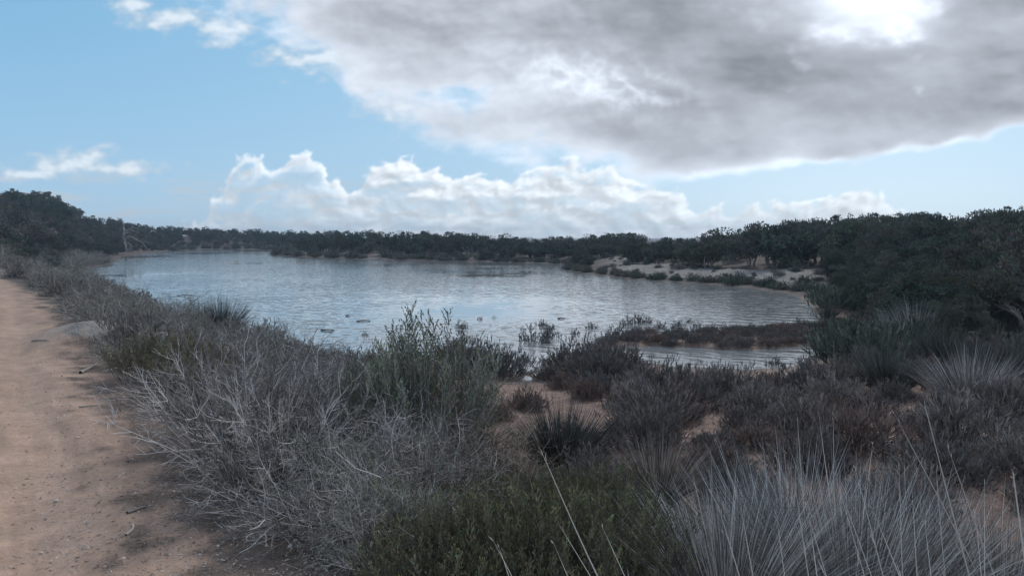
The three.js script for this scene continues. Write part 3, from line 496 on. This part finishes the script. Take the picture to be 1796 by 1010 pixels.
  // named salt bushes of the flat
  for (const [px, py, s, m, label] of [[815, 652, 1.05, 0, 'dark salt bush joined to the round one by the inlet'], [868, 662, 1.1, 2, 'round dark salt bush beside the small water inlet'], [800, 632, 0.9, 1, 'dark salt bush with a raised tuft, its back to the open water'], [1000, 655, 1.0, 0, 'dark salt bush on the other side of the small inlet'], [1050, 668, 1.1, 2, 'broad dark salt bush behind the bare mud'], [1090, 655, 1.0, 0, 'dark salt bush facing the still pool'], [1140, 742, 1.05, 3, 'large rounded grey salt bush in the middle of the flat'], [1180, 735, 0.85, 1, 'brownish salt bush leaning on the large rounded grey one'], [925, 718, 0.55, 1, 'small brown salt bush alone on the bare mud'], [870, 738, 0.5, 1, 'low brown salt bush at the near edge of the bare mud'], [1030, 700, 0.6, 1, 'small brown salt bush at the foot of the broad dark ones'], [985, 682, 0.5, 1, 'little brown salt bush at the mud margin by the inlet'], [965, 668, 0.55, 0, 'little dark salt bush on the lip of the inlet'], [1130, 690, 0.85, 0, 'dark salt bush in front of the still pool, next to the grey one'], [1185, 694, 0.9, 2, 'second dark salt bush in the row fronting the still pool'], [1240, 690, 0.8, 3, 'greyish salt bush midway in the row fronting the still pool'], [1290, 693, 0.85, 0, 'dark salt bush fronting the widest part of the still pool'], [1345, 688, 0.6, 1, 'small brownish salt bush low before the still pool'], [1395, 690, 0.8, 2, 'dark salt bush near the end of the still pool'], [1440, 684, 0.95, 0, 'dark salt bush closing the still pool at the bank'], [1215, 715, 0.8, 0, 'dark salt bush behind the large rounded grey one'], [1320, 722, 0.8, 3, 'greyish salt bush by the small bare gap']]) {
    const [x, z] = onGround(px, py); taken.push([x, z, 0.6 * s]); plant(pick(P.salt, R), 'salt_bush', label, 'bush', 'salt bushes of the flat', { twig: M.darkTwig, leaf: M.salt[m] }, x, z, { s, sy: 1.05, turn: R() * 6.283 }); }
  // the flat between mud and near bank
  for (let t = 0, n = 0; t < 5000 && n < 150; t++) { const d = 6.2 * Math.pow(23 / 6.2, Math.sqrt(R())), px = 940 + R() * 920, [x, z] = along(px, d), l = land(x, z); if (l.h < 0.05 || l.sd < 0.15 || inBare(px, rowAt(l.h, d))) continue;
    const s = 0.55 + 0.55 * R(); if (!free(x, z, 1.0 * s)) continue; taken.push([x, z, 1.0 * s]); n++;
    plant(pick(P.salt, R), 'salt_bush', px > 1440 ? 'low dark salt bush below the juniper bank' : d > 9 ? 'low dark salt bush in the carpet around the still pool' : 'low salt bush in the carpet behind the pale rushes', 'bush', px > 1440 ? 'salt bushes below the junipers' : d > 9 ? 'salt bushes round the pool' : 'salt bushes behind the rushes', { twig: M.darkTwig, leaf: M.salt[Math.floor(R() * 4)] }, x, z, { s, sy: 0.8 + 0.35 * R(), turn: R() * 6.283 }); }
  // grey scrub of the bank between track and water
  for (let t = 0, n = 0; t < 6000 && n < 170; t++) { const d = 8 * Math.pow(60 / 8, R()), px = 20 + R() * 700, [x, z] = along(px, d), l = land(x, z); if (l.dt < 0.75 || l.sd < 0.15 || (l.dt > 7.5 && d < 40) || pool(x, z, MOUND, 0.8, 1.5) > 0.2) continue;
    const s = (0.7 + 0.45 * R()) * (d > 25 ? 1.25 : 1); if (!free(x, z, 0.85 * s)) continue; taken.push([x, z, 0.85 * s]); n++;
    const brown = l.sd < 1.0 || R() < 0.12, dome = R() < 0.55;
    if (brown) plant(pick(d > 22 ? P.saltFar : P.salt, R), 'salt_bush', 'brownish salt bush along the shore below the track', 'bush', 'salt bushes along the track shore', { twig: M.darkTwig, leaf: M.salt[R() < 0.5 ? 1 : 3] }, x, z, { s: s * 0.8, sy: 0.85, turn: R() * 6.283 });
    else if (dome) plant(pick(d > 22 ? P.saltFar : P.salt, R), 'scrub_bush', 'rounded grey bush on the bank between track and water', 'bush', 'rounded grey bushes between track and water', { twig: M.darkTwig, leaf: pick(M.scrub, R) }, x, z, { s: s * 0.9, sy: 0.9 + 0.2 * R(), turn: R() * 6.283 });
    else plant(pick(P.twigLow, R), 'grey_scrub', 'low grey scrub bush on the bank between track and water', 'shrub', 'grey scrub between track and water', { twig: M.greyTwig, leaf: M.greyGreen }, x, z, { s, sy: 0.85 + 0.25 * R(), turn: R() * 6.283 }); }
  // scrub on the slope left of and beyond the track
  for (let t = 0, n = 0; t < 4000 && n < 70; t++) { const d = 30 * Math.pow(80 / 30, R()), px = -60 + R() * 290, [x, z] = along(px, d), l = land(x, z); if (l.sd < 0.8 || (l.dt < 0.5 && l.dt > -TRACK - 0.3) || sandAmount(x, z, l) > 0.5) continue;
    const s = 1.3 + 0.9 * R(); if (!free(x, z, 0.75 * s)) continue; taken.push([x, z, 0.75 * s]); n++;
    plant(pick(P.twigLow, R), 'grey_scrub', 'grey scrub bush on the slope where the track disappears', 'shrub', 'grey scrub on the far slope', { twig: M.greyTwig, leaf: M.greyGreen }, x, z, { s, turn: R() * 6.283 }); }
  // dark low bushes along the far waterlines, a few on the sand, a thicket in the corner of the near bank
  const shoreBush = (x, z, s, where, m) => { const words = { spit: ['dark bush along the waterline of the sand spit', 'bushes along the spit waterline'], sand: ['low bush dotted on the pale sand of the spit', 'bushes on the spit sand'], far: ['dark bush along the far waterline', 'bushes along the far waterline'], corner: ['dark bush crowding the corner where water meets the near bank', 'bushes in the corner of the near bank'] }[where]; plant(pick(P.saltFar, R), 'shore_bush', words[0], 'bush', words[1], { twig: M.darkTwig, leaf: m }, x, z, { s, sy: 0.75 + 0.3 * R(), turn: R() * 6.283 }); };
  for (let e = 24; e < lake.length; e++) {
    const a = lake[e - 1], b = lake[e], len = Math.hypot(b[0] - a[0], b[1] - a[1]), far = Math.hypot(...a) > 85, corner = e <= 28;
    for (let t = 0; t < len; t += far ? 2.3 : corner ? 0.5 : 0.75) { const f = (t + R()) / len, x0 = mix(a[0], b[0], f), z0 = mix(a[1], b[1], f), nx = (b[1] - a[1]) / len, nz = -(b[0] - a[0]) / len, sg = toPolygon(lake, x0 + nx * 0.3, z0 + nz * 0.3) > 0 ? 1 : -1, want = 0.12 + R() * (corner ? 3.5 : far ? 2.2 : 1.3); let x = x0, z = z0; for (let k = 0; k < 24 && land(x, z).sd < want; k++) { x += nx * 0.2 * sg; z += nz * 0.2 * sg; } if (land(x, z).h < 0.01 || z > -15) continue;
      shoreBush(x, z, (0.6 + 0.55 * R()) * (far ? 1.9 : corner ? 1.45 : 0.95), corner ? 'corner' : far ? 'far' : 'spit', pick(M.juniper, R)); }
  }
  for (let t = 0, n = 0; t < 9000 && n < 60; t++) { const px = 1060 + R() * 390, d = 40 + R() * 40, [x, z] = along(px, d), l = land(x, z); if (l.sd < 1.6 || l.sd > 10 || sandAmount(x, z, l) < 0.3) continue; const s = 0.25 + 0.75 * R() * R(); if (!free(x, z, 0.9)) continue; taken.push([x, z, 0.9]); n++; shoreBush(x, z, s, 'sand', R() < 0.5 ? M.salt[3] : pick(M.juniper, R)); }
  // the low island and drowned sprigs
  for (let t = 0, n = 0; t < 3000 && n < 60; t++) { const px = 1055 + R() * 390, py = 574 + R() * 42, [x, z] = onLevel(px, py), l = land(x, z); if (l.h < 0.03) continue; const s = 0.3 + 0.35 * R(); if (!free(x, z, 0.85 * s)) continue; taken.push([x, z, 0.85 * s]); n++;
    plant(pick(P.salt, R), 'island_bush', 'low dark salt bush on the flat island off the still pool', 'bush', 'salt bushes on the island', { twig: M.darkTwig, leaf: M.salt[Math.floor(R() * 3)] }, x, z, { s, sy: 0.72, turn: R() * 6.283 }); }
  for (const [px, py, s] of [[842, 560, 0.5], [867, 558, 0.4], [805, 574, 0.8], [815, 575, 0.7], [916, 578, 0.5], [951, 571, 0.8], [964, 578, 0.7], [930, 597, 1.3], [962, 592, 1.2], [955, 602, 1.0], [1008, 586, 0.7], [1039, 575, 0.8], [1100, 570, 1.0], [1120, 566, 1.1], [1136, 566, 0.8], [1085, 590, 1.2], [1070, 588, 0.8], [1160, 576, 0.9], [1190, 572, 0.8], [1209, 565, 0.6], [1222, 573, 0.7], [1215, 585, 0.8], [1270, 574, 0.6], [1115, 616, 0.5], [1102, 614, 0.4], [920, 634, 0.8], [1357, 640, 0.8], [1410, 636, 0.7], [1425, 608, 0.8], [1180, 585, 1.0], [640, 588, 0.5], [860, 571, 0.3]]) { const [x, z] = onLevel(px, py); plant(pick(P.sprig, R), 'drowned_sprig', 'small dark sprig standing in the shallow water', 'plant', 'sprigs standing in the shallows', { twig: M.darkTwig, leaf: M.salt[2] }, x, z, { s, y: -0.06, turn: R() * 6.283 }); }
}

// ---------------------------------------------------------------- dead leaning tree on the shore
{
  const R = rng(55), g = new GB(), d0 = 118, at = (px, py) => { const d = ray(px, py); d.multiplyScalar(d0 / -d.z); return V(d.x, d.y + EYE, d.z + (R() - 0.5)); };
  const root = new THREE.Group(); root.name = numbered('dead_tree'); tag(root, 'bleached dead tree with bare limbs arching down to the water', 'tree');
  const base = at(224, 438); base.y = height(base.x, base.z); root.position.copy(base);
  const limb = (name, pts, r0, r1) => { const c = new THREE.CatmullRomCurve3(pts.map(([x, y]) => at(x, y).sub(base))).getPoints(14), b = new GB(); for (const q of c.slice(1)) q.addScaledVector(unit(R), 0.09); b.tube(c, taper(15, r0, r1), 6, [1, 1, 1]); if (name === 'limb') for (let k = 0; k < 12; k++) { const q = c[4 + Math.floor(R() * 10)], d = unit(R); d.y -= 0.2; d.normalize(); b.tube(swerve(q, d, 0.5 + 0.6 * R(), 4, R, 0.3, -0.05), taper(5, r1 * 0.8, 0.012), 4, [0.9, 0.9, 0.9]); } const m = new THREE.Mesh(b.build(), M.bark); m.name = name; m.castShadow = m.receiveShadow = true; root.add(m); };
  limb('trunk', [[224, 440], [219, 424], [217, 408], [213, 394], [210, 388]], 0.2, 0.08);
  for (const pts of [[[218, 420], [228, 414], [240, 421], [250, 428], [257, 436]], [[218, 412], [226, 404], [236, 405], [244, 410]], [[219, 418], [230, 417], [246, 423], [266, 427]], [[217, 406], [224, 402], [233, 399], [241, 401]], [[219, 424], [226, 428], [232, 436]]]) limb('limb', pts, 0.11, 0.035);
  scene.add(root);
}

// ---------------------------------------------------------------- tall dry stalks
{
  const R = rng(66), group = 'tall dry stalks among the pale rushes';
  const stalk = (bx, by, tx, ty, d, thick, label, grp) => { const rad = thick * 0.85;
    const q = ray(tx, ty), tip = V(q.x * d / -q.z, EYE + q.y * d / -q.z, -d), b = ray(bx, by), lo = V(b.x * (d * 0.94) / -b.z, EYE + b.y * (d * 0.94) / -b.z, -d * 0.94);
    const dir = tip.clone().sub(lo), gy = height(lo.x, lo.z) - 0.03, k = (lo.y - gy) / Math.max(dir.y, 0.05), foot = lo.clone().addScaledVector(dir, -k), root = new THREE.Group(); root.name = numbered('dry_stalk'); tag(root, label, 'stalk', grp); root.position.copy(foot);
    const top = tip.clone().sub(foot), mid = top.clone().multiplyScalar(0.5).add(V((R() - 0.5) * 0.06, 0, (R() - 0.5) * 0.06)), c = new THREE.CatmullRomCurve3([V(0, 0, 0), mid, top]).getPoints(9), g = new GB(); g.tube(c, taper(10, rad, rad * 0.3), 5, [0.95, 0.95, 0.95], [1.1, 1.08, 1.05]);
    const m = new THREE.Mesh(g.build(), M.straw); m.name = 'stem'; root.add(m);
    const sh = new GB(); for (let j = 0; j < 2; j++) { const p = c[3 + j * 2 + Math.floor(R() * 2)] ?? c[8], dd = top.clone().normalize().add(unit(R).multiplyScalar(0.3)).normalize(); sh.leaf(p, dd, across(dd, R), 0.07 + 0.07 * R(), 0.0028, [1, 1, 1]); } const heads = thick > 0.005 ? 7 : 2; for (let j = 0; j < heads; j++) { const dd = top.clone().normalize().add(unit(R).multiplyScalar(heads > 2 ? 0.7 : 0.3)).normalize(); sh.leaf(c[9].clone().lerp(c[8], R() * 0.5), dd, across(dd, R), 0.018 + 0.022 * R(), 0.0022, [0.9, 0.85, 0.8]); }
    const s = new THREE.Mesh(sh.build(), M.straw); s.name = 'sheath'; s.userData.kind = 'stuff'; root.add(s); for (const q of root.children) q.castShadow = q.receiveShadow = true; scene.add(root);
  };
  stalk(1056, 1010, 948, 788, 3.1, 0.0052, 'long dry stalk with a broken seed head leaning over the olive shrubs');
  stalk(1704, 1008, 1623, 710, 3.2, 0.0050, 'tallest dry stalk, bending near its tip');
  stalk(1706, 1010, 1563, 713, 3.3, 0.0046, 'straight slanting dry stalk crossing the tallest one');
  stalk(1745, 1000, 1660, 775, 3.4, 0.0040, 'thin dry stalk leaning behind the tallest one');
  stalk(1796, 1000, 1778, 828, 2.9, 0.0075, 'thick frayed dry stalk at the picture edge');
  for (const [bx, by, tx, ty, d] of [[1295, 1010, 1258, 880, 3.1], [1330, 1010, 1300, 890, 3.2], [1425, 1005, 1395, 850, 3.3], [1512, 1005, 1462, 820, 3.4], [1548, 1008, 1496, 803, 3.3], [1535, 1008, 1475, 860, 3.3], [1595, 1008, 1578, 815, 3.3], [1585, 1010, 1530, 890, 3.2], [1670, 1008, 1642, 808, 3.4], [1716, 1000, 1728, 846, 3.2], [1612, 1010, 1602, 875, 3.2], [1437, 1010, 1420, 910, 3.1], [1470, 850, 1462, 718, 4.6], [1410, 850, 1398, 722, 4.7], [1446, 850, 1437, 727, 4.6], [1525, 850, 1533, 768, 4.4], [1635, 1010, 1622, 905, 3.1], [1720, 1010, 1712, 900, 3.0], [1445, 1010, 1408, 870, 3.2], [1380, 1010, 1362, 900, 3.3]]) stalk(bx, by, tx, ty, d, 0.0034 + 0.0014 * R(), 'slender dry stalk rising from the pale rushes', group);
  for (const [bx, by, tx, ty, d] of [[1030, 1010, 978, 915, 3.2], [998, 1010, 970, 950, 3.1], [900, 1010, 860, 938, 3.0], [1090, 1010, 1054, 918, 3.3], [893, 1010, 872, 950, 3.1]]) stalk(bx, by, tx, ty, d, 0.0035, 'short dry stalk poking out of the olive green shrubs', 'dry stalks in the olive shrubs');
}

// ---------------------------------------------------------------- fallen sticks, floating bits, litter
{
  const R = rng(31);
  const stick = (px, py, px2, py2, rad, name, label, cat, grp, m, water) => {
    const a = water ? onLevel(px, py) : onGround(px, py), b = water ? onLevel(px2, py2) : onGround(px2, py2), y = (q) => water ? 0.012 : height(q[0], q[1]) + rad * 0.8, A = V(a[0], y(a), a[1]), B = V(b[0], y(b), b[1]), mid = A.clone().lerp(B, 0.45).add(V((R() - 0.5) * 0.05, 0, (R() - 0.5) * 0.05)); mid.y = water ? 0.03 : height(mid.x, mid.z) + rad;
    const g = new GB(), pts = new THREE.CatmullRomCurve3([V(0, 0, 0), mid.sub(A), B.clone().sub(A)]).getPoints(7); g.tube(pts, taper(8, rad, rad * 0.55), 6, [1, 1, 1]); const o = new THREE.Mesh(g.build(), m); o.name = numbered(name); o.position.copy(A); o.castShadow = o.receiveShadow = true; tag(o, label, cat, grp); scene.add(o);
  };
  stick(140, 656, 170, 642, 0.022, 'fallen_stick', 'short thick stick lying at the track edge beyond the mound', 'stick', undefined, M.paleBark);
  stick(220, 945, 232, 925, 0.008, 'fallen_stick', 'pale twig lying on the dirt at the foot of the tangle', 'stick', undefined, M.straw);
  stick(222, 903, 255, 892, 0.010, 'fallen_stick', 'dark bent twig on the shoulder of the track', 'stick', undefined, M.bark);
  stick(137, 717, 172, 714, 0.009, 'fallen_stick', 'long thin twig lying flat across the track shoulder', 'stick', undefined, M.bark);
  stick(55, 599, 82, 598, 0.012, 'fallen_stick', 'dark twig lying in the middle of the track', 'stick', undefined, M.bark);
  stick(172, 686, 198, 684, 0.010, 'fallen_stick', 'pale twig poking out of the grey scrub onto the track', 'stick', undefined, M.paleBark);
  for (const [a, b, c, d, label] of [[562, 580, 586, 580, 'dark stick floating off the grey-green bush'], [625, 564, 649, 563, 'dark weed raft floating on the blue water'], [606, 554, 613, 554, 'tiny dark bit floating beyond the weed raft'], [309, 519, 337, 518, 'dark stick floating off the track shore'], [978, 559, 991, 559, 'dark stick floating alone on the grey water']]) stick(a, b, c, d, 0.024, 'floating_stick', label, 'stick', 'sticks afloat', M.darkTwig, true);
  // dead leaves, bark chips and little stones strewn over the verge: nobody could count them
  const chip = new THREE.BufferGeometry(); chip.setAttribute('position', new THREE.Float32BufferAttribute([-1, 0, 0, 0, 0.25, 0.32, 1, 0.1, 0, 0, 0.3, -0.3], 3)); chip.setIndex([0, 1, 2, 0, 2, 3]);
  const stone = new THREE.IcosahedronGeometry(1, 0);
  const strew = (name, geometry, m, n, place, size, cols, label) => {
    const o = new THREE.InstancedMesh(geometry, m, n), q = new THREE.Object3D(); let k = 0;
    for (let t = 0; t < n * 12 && k < n; t++) { const at = place(); if (!at) continue; const s = size(); q.position.set(at[0], height(at[0], at[1]) + s * 0.12, at[1]); q.rotation.set((R() - 0.5) * 0.8, R() * 6.283, (R() - 0.5) * 0.8); q.scale.set(s, s * (0.5 + 0.4 * R()), s * (0.6 + 0.6 * R())); q.updateMatrix(); o.setMatrixAt(k, q.matrix); const c = pick(cols, R), v = 0.7 + 0.6 * R(); o.setColorAt(k, lin(c[0] * v, c[1] * v, c[2] * v)); k++; }
    o.count = k; o.name = name; o.userData.kind = 'stuff'; o.userData.label = label; o.castShadow = o.receiveShadow = true; scene.add(o);
  };
  const verge = () => { const d = 3.4 * Math.pow(14 / 3.4, R()), px = R() * 760, [x, z] = along(px, d), dt = side(x, z); return dt > -0.9 && dt < 2.4 && R() < sst(-0.9, 0.5, dt) + 0.04 ? [x, z] : null; };
  strew('leaf_litter', chip, std({ color: 0xffffff }), 9000, verge, () => 0.007 + 0.016 * R() * R(), [[0.34, 0.29, 0.25], [0.16, 0.12, 0.10], [0.42, 0.38, 0.36], [0.24, 0.20, 0.18]], 'dry leaf and bark litter strewn beside the track');
  strew('pebbles', stone, std({ color: 0xffffff }), 1600, () => { const d = 3.4 * Math.pow(16 / 3.4, R()), px = -100 + R() * 700, [x, z] = along(px, d), dt = side(x, z); return dt > -TRACK && dt < 1.2 ? [x, z] : null; }, () => 0.004 + 0.011 * R() * R(), [[0.40, 0.33, 0.29], [0.30, 0.22, 0.18], [0.5, 0.46, 0.43]], 'small stones scattered over the dirt');
  strew('mud_litter', chip, std({ color: 0xffffff }), 5000, () => { const d = 5.5 * Math.pow(16 / 5.5, R()), px = 780 + R() * 620, [x, z] = along(px, d), l = land(x, z); return l.h > 0.03 && noise(x * 1.4, z * 1.4) > -0.1 ? [x, z] : null; }, () => 0.010 + 0.022 * R() * R(), [[0.13, 0.10, 0.09], [0.20, 0.15, 0.13], [0.09, 0.08, 0.075]], 'dark plant scraps strewn over the reddish mud');
}
scene.fog = new THREE.FogExp2(lin(0.62, 0.78, 1.0).getHex(), 0.0006);
console.log('objects', scene.children.length);
renderer.render(scene, camera);
